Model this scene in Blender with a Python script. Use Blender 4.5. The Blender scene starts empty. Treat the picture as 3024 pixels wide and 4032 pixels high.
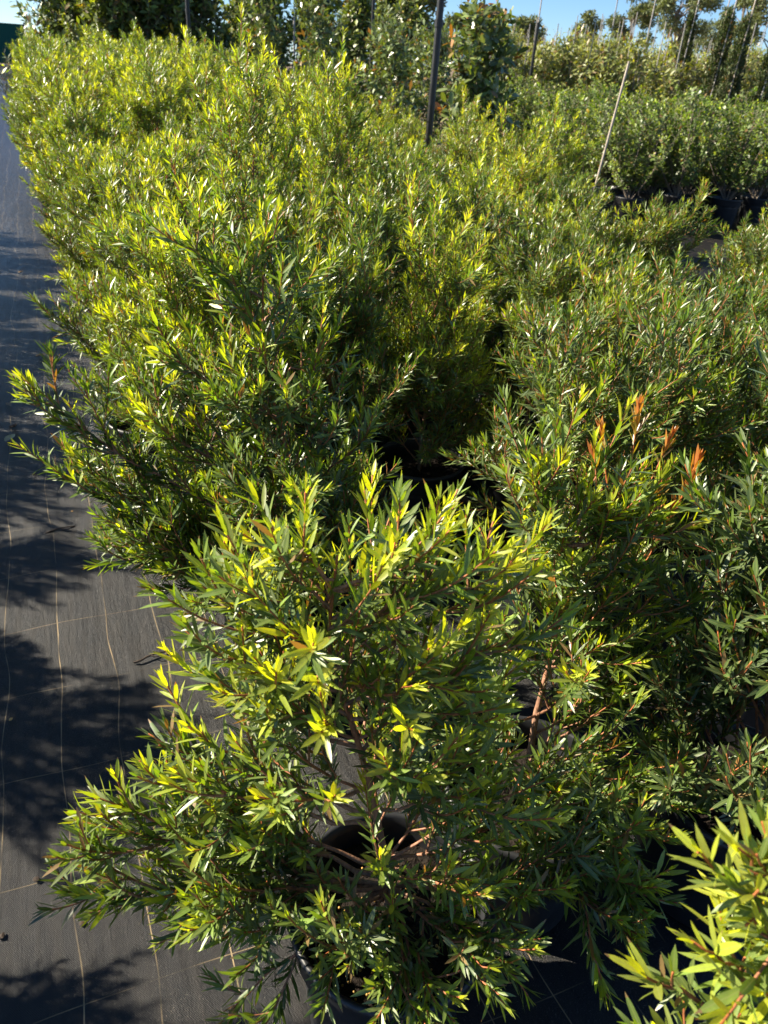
import bpy, math, random
import numpy as np
from mathutils import Matrix, Vector
PI = math.pi
sc = bpy.context.scene
C = sc.collection

# ------------------------------------------------------------------ camera
EYE = 1.5
PITCH, ROLL, YAW = math.radians(31.0), math.radians(4.0), math.radians(24.5)
fh = np.array([math.sin(YAW), math.cos(YAW), 0.0])
rt = np.array([math.cos(YAW), -math.sin(YAW), 0.0])
zz = np.array([0, 0, 1.0])
cf = fh*math.cos(PITCH) - zz*math.sin(PITCH)
cu = fh*math.sin(PITCH) + zz*math.cos(PITCH)
cu, cr = cu*math.cos(ROLL) - rt*math.sin(ROLL), rt*math.cos(ROLL) + cu*math.sin(ROLL)
cam = bpy.data.cameras.new('camera')
camo = bpy.data.objects.new('camera', cam)
C.objects.link(camo)
m = Matrix.Identity(4)
for i in range(3):
    m[i][0], m[i][1], m[i][2] = cr[i], cu[i], -cf[i]
m[2][3] = EYE
camo.matrix_world = m
cam.sensor_fit = 'VERTICAL'
cam.sensor_height = 36
cam.sensor_width = 27
cam.lens = 26
cam.clip_start, cam.clip_end = 0.02, 800
cam.dof.use_dof = True
cam.dof.focus_distance = 1.35
cam.dof.aperture_fstop = 9.0
sc.camera = camo

def project(p):
    v = np.array(p, float) - np.array([0, 0, EYE])
    z = v @ cf
    return (v @ cr)/z*739.4 + 384, -(v @ cu)/z*739.4 + 512, z

# ------------------------------------------------------------------ light
SUN_AZ = math.atan2(-0.82, 0.574)          # seen from above, from +Y towards +X
SUN_EL = math.radians(34)
w = bpy.data.worlds.new('World'); sc.world = w; w.use_nodes = True
nt = w.node_tree
bg = nt.nodes['Background']
sky = nt.nodes.new('ShaderNodeTexSky')
sky.sky_type = 'NISHITA'; sky.sun_disc = False
sky.sun_elevation = SUN_EL
sky.sun_rotation = SUN_AZ
sky.air_density = 0.8; sky.dust_density = 0.0; sky.ozone_density = 8.0
nt.links.new(sky.outputs[0], bg.inputs[0])
bg.inputs[1].default_value = 0.055
sun = bpy.data.lights.new('sun', 'SUN'); suno = bpy.data.objects.new('sun', sun); C.objects.link(suno)
sun.energy = 5.0; sun.angle = math.radians(0.5); sun.color = (1.0, 0.90, 0.72)
sd = Vector((math.sin(SUN_AZ)*math.cos(SUN_EL), math.cos(SUN_AZ)*math.cos(SUN_EL), math.sin(SUN_EL)))
suno.rotation_euler = sd.to_track_quat('Z', 'Y').to_euler()
sc.view_settings.view_transform = 'Standard'; sc.view_settings.look = 'None'
sc.view_settings.exposure = 1.65; sc.view_settings.gamma = 1
cy = sc.cycles
cy.max_bounces = 6; cy.diffuse_bounces = 3; cy.glossy_bounces = 2; cy.transmission_bounces = 3
cy.sample_clamp_indirect = 4.0

# ------------------------------------------------------------------ node helpers
def mat(name):
    mt = bpy.data.materials.new(name); mt.use_nodes = True
    t = mt.node_tree
    return mt, t, t.nodes['Principled BSDF'], t.nodes['Material Output']
def N(t, kind, **kw):
    n = t.nodes.new(kind)
    for k, v in kw.items():
        if isinstance(k, str) and hasattr(n, k): setattr(n, k, v)
    return n
def math_(t, op, a, b=None, c=None, clamp=False):
    n = t.nodes.new('ShaderNodeMath'); n.operation = op; n.use_clamp = clamp
    for i, v in enumerate((a, b, c)):
        if v is None: continue
        if isinstance(v, (int, float)): n.inputs[i].default_value = v
        else: t.links.new(v, n.inputs[i])
    return n.outputs[0]
def mixc(t, f, a, b, blend='MIX'):
    n = t.nodes.new('ShaderNodeMix'); n.data_type = 'RGBA'; n.blend_type = blend
    for s, v in ((n.inputs[0], f), (n.inputs[6], a), (n.inputs[7], b)):
        if isinstance(v, (int, float)): s.default_value = v
        elif isinstance(v, tuple): s.default_value = (*v, 1)
        else: t.links.new(v, s)
    return n.outputs[2]
def noise(t, scale, detail=2, rough=.5, vec=None):
    n = t.nodes.new('ShaderNodeTexNoise'); n.inputs['Scale'].default_value = scale
    n.inputs['Detail'].default_value = detail; n.inputs['Roughness'].default_value = rough
    if vec is not None: t.links.new(vec, n.inputs['Vector'])
    return n.outputs[0]
def ramp(t, f, stops):
    n = t.nodes.new('ShaderNodeValToRGB')
    e = n.color_ramp.elements
    while len(e) < len(stops): e.new(0.5)
    for i, (p, c) in enumerate(stops):
        e[i].position = p; e[i].color = (*c, 1) if isinstance(c, tuple) else (c, c, c, 1)
    t.links.new(f, n.inputs[0])
    return n.outputs[0]
def attr(t, name):
    n = t.nodes.new('ShaderNodeAttribute'); n.attribute_name = name
    return n.outputs['Fac']

def leaf_material(name, young, mid, old, flush=(0.5, 0.13, 0.05), trans=0.42, told=0.22, rough=0.38, spec=0.6, hue=0.02, warm=1.4, brown=.97):
    mt, t, bs, out = mat(name)
    age, rnd, fl = attr(t, 'age'), attr(t, 'rnd'), attr(t, 'flush')
    edge, along = attr(t, 'edge'), attr(t, 'along')
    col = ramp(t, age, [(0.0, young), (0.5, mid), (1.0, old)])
    inf = t.nodes.new('ShaderNodeObjectInfo')
    tc = t.nodes.new('ShaderNodeTexCoord')
    hs = t.nodes.new('ShaderNodeHueSaturation')
    h = math_(t, 'MULTIPLY_ADD', rnd, hue, 0.5-hue/2)
    h = math_(t, 'ADD', h, math_(t, 'MULTIPLY_ADD', inf.outputs['Random'], hue*0.8, -hue*0.4))
    t.links.new(h, hs.inputs['Hue'])
    mott = noise(t, 160, 3, .6, tc.outputs['Object'])
    v = math_(t, 'MULTIPLY', math_(t, 'MULTIPLY_ADD', rnd, 0.7, 0.62), math_(t, 'MULTIPLY_ADD', mott, .6, .7))
    t.links.new(v, hs.inputs['Value'])
    t.links.new(col, hs.inputs['Color'])
    col = mixc(t, fl, hs.outputs[0], flush)
    rib = math_(t, 'MULTIPLY', math_(t, 'LESS_THAN', edge, .13), .45)
    col = mixc(t, rib, col, (0.34, 0.36, 0.10))
    # a few browned leaves, and brown tips on some others
    isb = math_(t, 'MULTIPLY', math_(t, 'GREATER_THAN', rnd, brown), math_(t, 'GREATER_THAN', age, .35))
    tipb = math_(t, 'MULTIPLY', math_(t, 'GREATER_THAN', math_(t, 'FRACT', math_(t, 'MULTIPLY', rnd, 7.13)), .88), math_(t, 'GREATER_THAN', math_(t, 'MULTIPLY_ADD', mott, .3, along), 1.02))
    col = mixc(t, math_(t, 'MAXIMUM', isb, tipb), col, (0.26, 0.13, 0.045))
    geo = t.nodes.new('ShaderNodeNewGeometry')
    colb = mixc(t, math_(t, 'MULTIPLY', geo.outputs['Backfacing'], 0.30), col, (0.20, 0.24, 0.12))
    t.links.new(colb, bs.inputs['Base Color'])
    t.links.new(math_(t, 'MULTIPLY_ADD', mott, .25, rough-.12), bs.inputs['Roughness'])
    bs.inputs['Specular IOR Level'].default_value = spec
    tr = t.nodes.new('ShaderNodeBsdfTranslucent')
    tcl = mixc(t, 1.0, col, (warm, 1.35, 0.35), 'MULTIPLY')
    t.links.new(tcl, tr.inputs[0])
    mx = t.nodes.new('ShaderNodeMixShader')
    t.links.new(math_(t, 'MULTIPLY_ADD', age, told-trans, trans), mx.inputs[0])
    t.links.new(bs.outputs[0], mx.inputs[1]); t.links.new(tr.outputs[0], mx.inputs[2])
    t.links.new(mx.outputs[0], out.inputs[0])
    return mt
def bark_material(name, young, old, rough=0.6):
    mt, t, bs, out = mat(name)
    age = attr(t, 'age')
    col = mixc(t, age, young, old)
    tc = t.nodes.new('ShaderNodeTexCoord')
    mp = t.nodes.new('ShaderNodeMapping'); mp.inputs['Scale'].default_value = (1, 1, 0.25)
    t.links.new(tc.outputs['Object'], mp.inputs[0])
    n = noise(t, 190, 3, .6, mp.outputs[0])
    col = mixc(t, 1.0, col, ramp(t, n, [(0.3, 0.5), (0.75, 1.35)]), 'MULTIPLY')
    t.links.new(col, bs.inputs['Base Color']); bs.inputs['Roughness'].default_value = rough
    b = t.nodes.new('ShaderNodeBump'); b.inputs['Strength'].default_value = .5; b.inputs['Distance'].default_value = .002
    t.links.new(n, b.inputs['Height']); t.links.new(b.outputs[0], bs.inputs['Normal'])
    return mt

M = {}
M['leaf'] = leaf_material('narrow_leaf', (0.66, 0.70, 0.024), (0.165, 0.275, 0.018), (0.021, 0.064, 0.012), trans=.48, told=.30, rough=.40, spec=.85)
M['twig'] = bark_material('red_twig', (0.42, 0.12, 0.035), (0.22, 0.16, 0.115))
M['hedge'] = leaf_material('glossy_round_leaf', (0.60, 0.66, 0.03), (0.16, 0.27, 0.016), (0.020, 0.055, 0.010), flush=(0.75, 0.4, 0.02), rough=.42, spec=.5)
M['broad'] = leaf_material('broad_leaf', (0.50, 0.54, 0.10), (0.18, 0.24, 0.05), (0.06, 0.10, 0.03), flush=(0.5, 0.14, 0.04), rough=.28, spec=.6, trans=.25)
M['thicket'] = leaf_material('thicket_leaf', (0.58, 0.60, 0.04), (0.19, 0.26, 0.02), (0.05, 0.09, 0.018), flush=(0.75, 0.45, 0.02), rough=.4)
M['sapling'] = leaf_material('sapling_leaf', (0.62, 0.55, 0.04), (0.30, 0.32, 0.03), (0.12, 0.15, 0.025), flush=(0.42, 0.17, 0.04), rough=.45, hue=.03)
M['cypress'] = leaf_material('cypress_spray', (0.06, 0.10, 0.04), (0.035, 0.065, 0.03), (0.02, 0.04, 0.02), rough=.7, trans=.1, spec=.2)
M['gum'] = leaf_material('gum_leaf', (0.19, 0.21, 0.09), (0.11, 0.135, 0.06), (0.06, 0.08, 0.04), flush=(0.3, 0.2, 0.1), rough=.6, trans=.2, spec=.3)
M['bark'] = bark_material('grey_bark', (0.24, 0.18, 0.13), (0.22, 0.18, 0.14), .8)

def simple(name, col, rough=.6, spec=.5, nscale=30, var=.35, bump=0.0, metal=0):
    mt, t, bs, out = mat(name)
    tc = t.nodes.new('ShaderNodeTexCoord')
    n = noise(t, nscale, 4, .6, tc.outputs['Object'])
    c = mixc(t, 1.0, col, ramp(t, n, [(0.25, 1-var), (0.8, 1+var)]), 'MULTIPLY')
    t.links.new(c, bs.inputs['Base Color'])
    t.links.new(math_(t, 'MULTIPLY_ADD', n, .25, rough-.12), bs.inputs['Roughness'])
    bs.inputs['Specular IOR Level'].default_value = spec; bs.inputs['Metallic'].default_value = metal
    if bump:
        b = t.nodes.new('ShaderNodeBump'); b.inputs['Strength'].default_value = bump; b.inputs['Distance'].default_value = .01
        t.links.new(n, b.inputs['Height']); t.links.new(b.outputs[0], bs.inputs['Normal'])
    return mt
M['pot'] = simple('black_plastic', (0.020, 0.021, 0.024), .45, .5, 14, .5)
M['soil'] = simple('potting_mix', (0.018, 0.013, 0.010), .95, .2, 120, .8, 1.0)
M['prill'] = simple('fertiliser_prill', (0.52, 0.30, 0.07), .45, .5, 60, .3)
M['stake'] = simple('weathered_stake', (0.40, 0.34, 0.28), .7, .3, 20, .35)
M['palestake'] = simple('pale_stake', (0.34, 0.32, 0.30), .7, .3, 20, .25)
M['blackpost'] = simple('black_pipe', (0.010, 0.010, 0.011), .45, .5, 25, .5)
M['shadecloth'] = simple('green_shadecloth', (0.012, 0.08, 0.06), .8, .2, 40, .3)
M['litter'] = simple('dry_leaf', (0.32, 0.22, 0.13), .7, .3, 60, .4)
M['darklitter'] = simple('dark_bark_chip', (0.05, 0.035, 0.025), .8, .3, 80, .5, .5)
M['palelitter'] = simple('pale_leaf', (0.45, 0.42, 0.24), .6, .3, 60, .3)

# woven weed mat: woven tape with fine ridges, thin pale marker threads woven in both ways
def weed_mat():
    mt, t, bs, out = mat('black_weed_mat')
    tc = t.nodes.new('ShaderNodeTexCoord'); co = tc.outputs['Object']
    sx = t.nodes.new('ShaderNodeSeparateXYZ'); t.links.new(co, sx.inputs[0])
    X, Y = sx.outputs[0], sx.outputs[1]
    wob = noise(t, 1.3, 2, .5, co); wob2 = noise(t, 7, 2, .5, co)
    w1 = math_(t, 'MULTIPLY_ADD', wob, .11, -.055)
    def lines(co_, period, offs, half, wobble):
        a = math_(t, 'ADD', math_(t, 'ADD', co_, wobble), offs)
        fr = math_(t, 'PINGPONG', a, period/2)
        return math_(t, 'LESS_THAN', fr, half)
    lx = lines(X, .14, .03, .0013, w1)
    ly = lines(Y, .285, .045, .0011, math_(t, 'MULTIPLY', w1, .6))
    tw = math_(t, 'SINE', math_(t, 'MULTIPLY', Y, 900.0))
    fade = ramp(t, wob2, [(0.36, 0.0), (0.66, 1.0)])
    ln = math_(t, 'MULTIPLY', math_(t, 'MAXIMUM', lx, math_(t, 'MULTIPLY', ly, .55)), fade)
    mp = t.nodes.new('ShaderNodeMapping'); mp.inputs['Scale'].default_value = (1, .12, 1); t.links.new(co, mp.inputs[0])
    streak = noise(t, 42, 4, .65, mp.outputs[0])
    dirt = noise(t, 2.2, 5, .65, co)
    base = mixc(t, ramp(t, streak, [(0.42, 0.0), (0.66, 1.0)]), (0.004, 0.0048, 0.0065), (0.0135, 0.0118, 0.0105))
    base = mixc(t, ramp(t, dirt, [(0.5, 0.0), (0.78, 0.75)]), base, (0.019, 0.016, 0.014))
    speck = noise(t, 420, 2, .6, co)
    base = mixc(t, ramp(t, speck, [(0.60, 0.0), (0.80, .7)]), base, (0.22, 0.19, 0.16))
    base = mixc(t, ln, base, (0.34, 0.25, 0.13))
    t.links.new(base, bs.inputs['Base Color'])
    t.links.new(math_(t, 'MULTIPLY_ADD', streak, .26, .27), bs.inputs['Roughness'])
    bs.inputs['Specular IOR Level'].default_value = .32
    wx = math_(t, 'SINE', math_(t, 'MULTIPLY', X, 2*PI/.0032))
    wy = math_(t, 'SINE', math_(t, 'MULTIPLY', Y, 2*PI/.0045))
    weave = math_(t, 'MULTIPLY', wx, wy)
    hgt = math_(t, 'ADD', math_(t, 'MULTIPLY', weave, .0006), math_(t, 'MULTIPLY', noise(t, 300, 3, .7, co), .0034))
    hgt = math_(t, 'ADD', hgt, math_(t, 'MULTIPLY', noise(t, 14, 4, .6, mp.outputs[0]), .012))
    hgt = math_(t, 'ADD', hgt, math_(t, 'MULTIPLY', ln, .0012))
    b = t.nodes.new('ShaderNodeBump'); b.inputs['Strength'].default_value = .8; b.inputs['Distance'].default_value = 1.0
    t.links.new(hgt, b.inputs['Height']); t.links.new(b.outputs[0], bs.inputs['Normal'])
    return mt
M['mat'] = weed_mat()

# ------------------------------------------------------------------ mesh helpers
def np_mesh(name, V, loops, starts, totals, mats, attrs=None, midx=None, smooth=True):
    me = bpy.data.meshes.new(name)
    me.vertices.add(len(V)); me.vertices.foreach_set('co', np.ascontiguousarray(V, np.float32).ravel())
    me.loops.add(len(loops)); me.loops.foreach_set('vertex_index', np.asarray(loops, np.int32))
    me.polygons.add(len(starts)); me.polygons.foreach_set('loop_start', np.asarray(starts, np.int32))
    me.polygons.foreach_set('loop_total', np.asarray(totals, np.int32))
    if midx is not None: me.polygons.foreach_set('material_index', np.asarray(midx, np.int32))
    me.polygons.foreach_set('use_smooth', np.full(len(starts), smooth))
    for k, a in (attrs or {}).items():
        at = me.attributes.new(k, 'FLOAT', 'POINT'); at.data.foreach_set('value', np.asarray(a, np.float32))
    for mm in mats: me.materials.append(mm)
    me.update(calc_edges=True)
    return me

def unit(v):
    v = np.asarray(v, float)
    n = np.linalg.norm(v, axis=-1, keepdims=True)
    return v/np.maximum(n, 1e-9)

class Green:
    """collects twigs (tapered tubes) and leaves of one plant"""
    def __init__(s, seed):
        s.r = np.random.default_rng(seed)
        s.tubes = []; s.P = []; s.D = []; s.Nn = []; s.L = []; s.W = []; s.age = []; s.fl = []; s.bend = []
    def tube(s, pts, r0, r1, a0, a1):
        s.tubes.append((np.array(pts), r0, r1, a0, a1))
    def leaves(s, pts, t0, spacing, L, W, ang0=41, ang1=12, young=1.0, newlen=.05, flush=0.0, oldage=1.0, tipshrink=True, droop=0.0, jit=14):
        pts = np.array(pts); seg = np.linalg.norm(np.diff(pts, axis=0), axis=1); cum = np.concatenate([[0], np.cumsum(seg)])
        tot = cum[-1]
        n = max(3, int(tot*(1-t0)/spacing))
        r = s.r
        d = np.linspace(t0*tot, tot, n) + r.normal(0, spacing*.25, n); d = np.clip(d, 0, tot)
        pos = np.stack([np.interp(d, cum, pts[:, k]) for k in range(3)], 1)
        tan = unit(np.stack([np.interp(np.clip(d+tot*.04, 0, tot), cum, pts[:, k])-np.interp(np.clip(d-tot*.04, 0, tot), cum, pts[:, k]) for k in range(3)], 1))
        ref = np.where(np.abs(tan[:, 2:3]) > .9, np.array([[1., 0, 0]]), np.array([[0, 0, 1.]]))
        u = unit(np.cross(tan, ref)); v = np.cross(tan, u)
        ph = r.uniform(0, 2*PI) + np.arange(n)*2.39996 + r.normal(0, .25, n)
        rad = u*np.cos(ph)[:, None] + v*np.sin(ph)[:, None]
        e = (tot-d)                                     # distance from the tip
        k = np.clip(e/.055, 0, 1)**.8
        a = np.radians(ang1 + (ang0-ang1)*k + r.normal(0, jit, n)*(.35+.65*k))
        D = tan*np.cos(a)[:, None] + rad*np.sin(a)[:, None]
        Nn = tan*np.sin(a)[:, None] - rad*np.cos(a)[:, None]
        D[:, 2] -= droop; D = unit(D + r.normal(0, .06, (n, 3)))
        Nn = unit(Nn + r.normal(0, .28, (n, 3)) + np.array([0, 0, .25]))
        Nn = unit(Nn - D*np.sum(Nn*D, 1)[:, None])
        ln = L*np.clip(r.normal(1, .14, n), .6, 1.4)
        if tipshrink: ln = ln*(.48+.52*np.clip(e/.025, 0, 1))
        ln = ln*(.75+.25*np.clip((d-t0*tot)/.03, 0, 1))
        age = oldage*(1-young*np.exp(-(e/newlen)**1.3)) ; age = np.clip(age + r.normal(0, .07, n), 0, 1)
        s.P.append(pos); s.D.append(D); s.Nn.append(Nn); s.L.append(ln); s.W.append(W*ln/L*np.clip(r.normal(1, .12, n), .7, 1.3))
        s.age.append(age); s.fl.append(np.full(n, flush)*np.exp(-(e/(newlen*.8))**2)); s.bend.append(r.normal(-.06, .09, n))
    def curve(s, p0, d0, L, n=7, grav=.25, wob=.06):
        p = np.array(p0, float); d = unit(np.array(d0, float)); out = [p.copy()]
        for _ in range(n):
            d = unit(d + np.array([0, 0, grav/n*1.6]) + s.r.normal(0, wob, 3)*(1.0/math.sqrt(n))); p = p + d*L/n; out.append(p.copy())
        return np.array(out)
    def twig_mesh(s, name, mats, sides=5):
        V = []; F = []; A = []; off = 0
        for pts, r0, r1, a0, a1 in s.tubes:
            n = len(pts); tan = unit(np.gradient(pts, axis=0))
            ref = np.array([1., 0, 0]) if abs(tan[0][2]) > .8 else np.array([0, 0, 1.])
            u = unit(np.cross(tan, ref)); v = np.cross(tan, u)
            t = np.linspace(0, 1, n)
            rr = (r0 + (r1-r0)*t)*(1+.10*np.sin(np.arange(n)*2.1))
            an = np.arange(sides)*2*PI/sides
            ring = pts[:, None, :] + rr[:, None, None]*(u[:, None, :]*np.cos(an)[None, :, None] + v[:, None, :]*np.sin(an)[None, :, None])
            V.append(ring.reshape(-1, 3)); V.append(pts[-1:] + tan[-1:]*r1)
            A.append(np.repeat(a0 + (a1-a0)*t, sides)); A.append(np.array([a1]))
            i = np.arange(n-1)[:, None]*sides; j = np.arange(sides)[None, :]; j2 = (j+1) % sides
            q = np.stack([i+j, i+j2, i+sides+j2, i+sides+j], -1).reshape(-1, 4) + off
            F.append(q)
            tp = off + n*sides; last = off + (n-1)*sides
            F.append(np.stack([last+np.arange(sides), last+(np.arange(sides)+1) % sides, np.full(sides, tp), np.full(sides, tp)], 1))
            off += n*sides+1
        V = np.concatenate(V); F = np.concatenate(F); A = np.concatenate(A)
        tri = F[:, 2] == F[:, 3]
        tot = np.where(tri, 3, 4); keep = np.ones_like(F, bool); keep[tri, 3] = False
        loops = F[keep]; starts = np.concatenate([[0], np.cumsum(tot)[:-1]])
        return np_mesh(name, V, loops, starts, tot, mats, dict(age=np.clip(A, 0, 1), rnd=np.zeros(len(A)), flush=np.zeros(len(A))))
    def leaf_mesh(s, name, mats, hi=True, shape='lance', fold=.16):
        P, D, Nn, L, W, age, fl, bend = [np.concatenate(x) for x in (s.P, s.D, s.Nn, s.L, s.W, s.age, s.fl, s.bend)]
        n = len(P); S = np.cross(Nn, D)
        if hi:
            st = {'lance': [(.16, .58), (.45, 1.0), (.76, .76)], 'round': [(.2, .7), (.52, 1.0), (.85, .72)]}[shape]
            tp = [(0, 0, 0)] + [(t, sg*wd, (abs(sg)*fold*wd)) for t, wd in st for sg in (-1, 0, 1)] + [(1, 0, 0)]
            fc = [(0, 2, 1), (0, 3, 2), (1, 2, 5, 4), (2, 3, 6, 5), (4, 5, 8, 7), (5, 6, 9, 8), (7, 8, 10), (8, 9, 10)]
        else:
            c = .45 if shape == 'lance' else .55
            tp = [(0, 0, 0), (c, -1, fold), (c, 0, 0), (c, 1, fold), (1, 0, 0)]
            fc = [(0, 2, 1), (0, 3, 2), (1, 2, 4), (2, 3, 4)]
        tp = np.array(tp); k = len(tp)
        hw = W/2
        V = (P[:, None] + D[:, None]*(tp[None, :, 0:1]*L[:, None, None]) + S[:, None]*(tp[None, :, 1:2]*hw[:, None, None])
             + Nn[:, None]*(tp[None, :, 2:3]*hw[:, None, None] + (bend*L)[:, None, None]*tp[None, :, 0:1]**2)).reshape(-1, 3)
        loops1 = np.concatenate([np.array(f) for f in fc]); tot1 = np.array([len(f) for f in fc])
        loops = (loops1[None] + np.arange(n)[:, None]*k).ravel()
        tot = np.tile(tot1, n); starts = np.concatenate([[0], np.cumsum(tot)[:-1]])
        rnd = s.r.uniform(0, 1, n)
        return np_mesh(name, V, loops, starts, tot, mats, dict(age=np.repeat(age, k), edge=np.tile(np.abs(np.sign(tp[:, 1])), n), along=np.tile(tp[:, 0], n), rnd=np.repeat(rnd, k), flush=np.repeat(np.clip(fl, 0, 1), k)))

def bez(p0, p1, p2, n=9):
    t = np.linspace(0, 1, n)[:, None]
    return (1-t)**2*p0 + 2*t*(1-t)*p1 + t*t*p2

# ------------------------------------------------------------------ object helpers
def tagp(o, label=None, cat=None, group=None, kind=None):
    if label: o['label'] = label
    if cat: o['category'] = cat
    if group: o['group'] = group
    if kind: o['kind'] = kind
    return o
def empty(name, loc=(0, 0, 0), rz=0):
    o = bpy.data.objects.new(name, None); C.objects.link(o)
    o.location = loc; o.rotation_euler = (0, 0, rz); o.empty_display_size = .1
    return o
def obj(name, me, parent=None):
    o = bpy.data.objects.new(name, me); C.objects.link(o)
    if parent is not None: o.parent = parent
    return o
def copy_tree(root):
    r = root.copy(); C.objects.link(r)
    for ch in list(root.children):
        c = ch.copy(); C.objects.link(c); c.parent = r
        for g in list(ch.children):
            d = g.copy(); C.objects.link(d); d.parent = c
    return r
def lathe(name, prof, mats, sides=40, wob=0.0, seed=0):
    rg = np.random.default_rng(seed)
    an = np.arange(sides)*2*PI/sides
    ov = 1 + wob*np.cos(2*an + rg.uniform(0, 6)) + wob*.5*np.cos(3*an+rg.uniform(0, 6))
    V = []
    for r, z in prof: V.append(np.stack([r*ov*np.cos(an), r*ov*np.sin(an), np.full(sides, z)], 1))
    V = np.concatenate(V); F = []
    for i in range(len(prof)-1):
        for j in range(sides):
            j2 = (j+1) % sides
            F += [i*sides+j, i*sides+j2, (i+1)*sides+j2, (i+1)*sides+j]
    nq = len(F)//4
    return np_mesh(name, V, F, np.arange(nq)*4, np.full(nq, 4), mats)

POT_PROF = [(0.0, 0.004), (.128, .004), (.136, .012), (.150, .235), (.153, .24), (.161, .243), (.165, .25), (.168, .30), (.172, .306), (.174, .313), (.171, .320),
            (.165, .321), (.161, .316), (.158, .30), (.154, .25), (.15, .22)]
pot_me = [lathe('pot', POT_PROF, [M['pot']], 44, .008, k) for k in range(3)]
def soil_mesh(name, rad, z, mats, seed):
    rg = np.random.default_rng(seed); rings, sides = 14, 40
    V = [(0, 0, z)]; 
    for i in range(1, rings+1):
        for j in range(sides):
            r = rad*i/rings; a = 2*PI*j/sides
            V.append((r*math.cos(a), r*math.sin(a), z + rg.normal(0, .0032) - .008*(i/rings)**2))
    F = []; st = []; tt = []
    for j in range(sides): st.append(len(F)); F += [0, 1+j, 1+(j+1) % sides]; tt.append(3)
    for i in range(rings-1):
        for j in range(sides):
            a = 1+i*sides+j; b = 1+i*sides+(j+1) % sides
            st.append(len(F)); F += [a, a+sides, b+sides, b]; tt.append(4)
    return np_mesh(name, np.array(V), F, st, tt, mats, smooth=False)
soil_me = soil_mesh('soil', .156, .268, [M['soil']], 3)

# ------------------------------------------------------------------ narrow-leaved shrubs in pots
LEAF_L, LEAF_W = .0465, .0073
def twiggy(g, pts, r0, depth, L0, lf, young, flush=0.0, density=1.0, t_start=.25, spread=42, newlen=.05, gap=.066, up=.6):
    """a branch with leafy, upward-turning side shoots in loose whorls"""
    r = g.r
    pts = np.array(pts); n = len(pts)
    Lb = np.sum(np.linalg.norm(np.diff(pts, axis=0), axis=1))
    g.tube(pts, r0, .0011, min(1, .45+r0*90), 0.0)
    g.leaves(pts, t_start, (.0052*min(1, lf))/density, LEAF_L*lf, LEAF_W*lf, young=young, newlen=newlen, flush=flush)
    if depth <= 0: return
    nn = max(1, int(round(Lb/gap)))
    for q in range(nn):
        f = np.clip(.22 + .62*(q+.5)/nn + r.normal(0, .05), .12, .93)
        i = f*(n-1); i0 = min(int(i), n-2); p = pts[i0] + (pts[i0+1]-pts[i0])*(i-i0); tan = unit(pts[i0+1]-pts[i0])
        k = r.integers(1, 3) if q < nn-1 else 2; ph = r.uniform(0, 6.28)
        ref = np.array([0, 0, 1.]) if abs(tan[2]) < .9 else np.array([1., 0, 0])
        u = unit(np.cross(tan, ref)); v = np.cross(tan, u)
        for j in range(k):
            a = ph + j*2*PI/k + r.normal(0, .5)
            sp = math.radians(spread + r.normal(0, 9))
            d = tan*math.cos(sp) + (u*math.cos(a)+v*math.sin(a))*math.sin(sp)
            L = L0*1.4*(1-.58*f)*np.clip(r.normal(1, .36), .3, 1.8)
            c = g.curve(p, d, L, 7, up*.8, .06)
            twiggy(g, c, r0*.55, depth-1 if L > .13 else 0, L*.42, lf, young*np.clip(r.normal(.8, .3), 0, 1.1), flush, density, .06, spread, newlen, gap, up)

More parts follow.
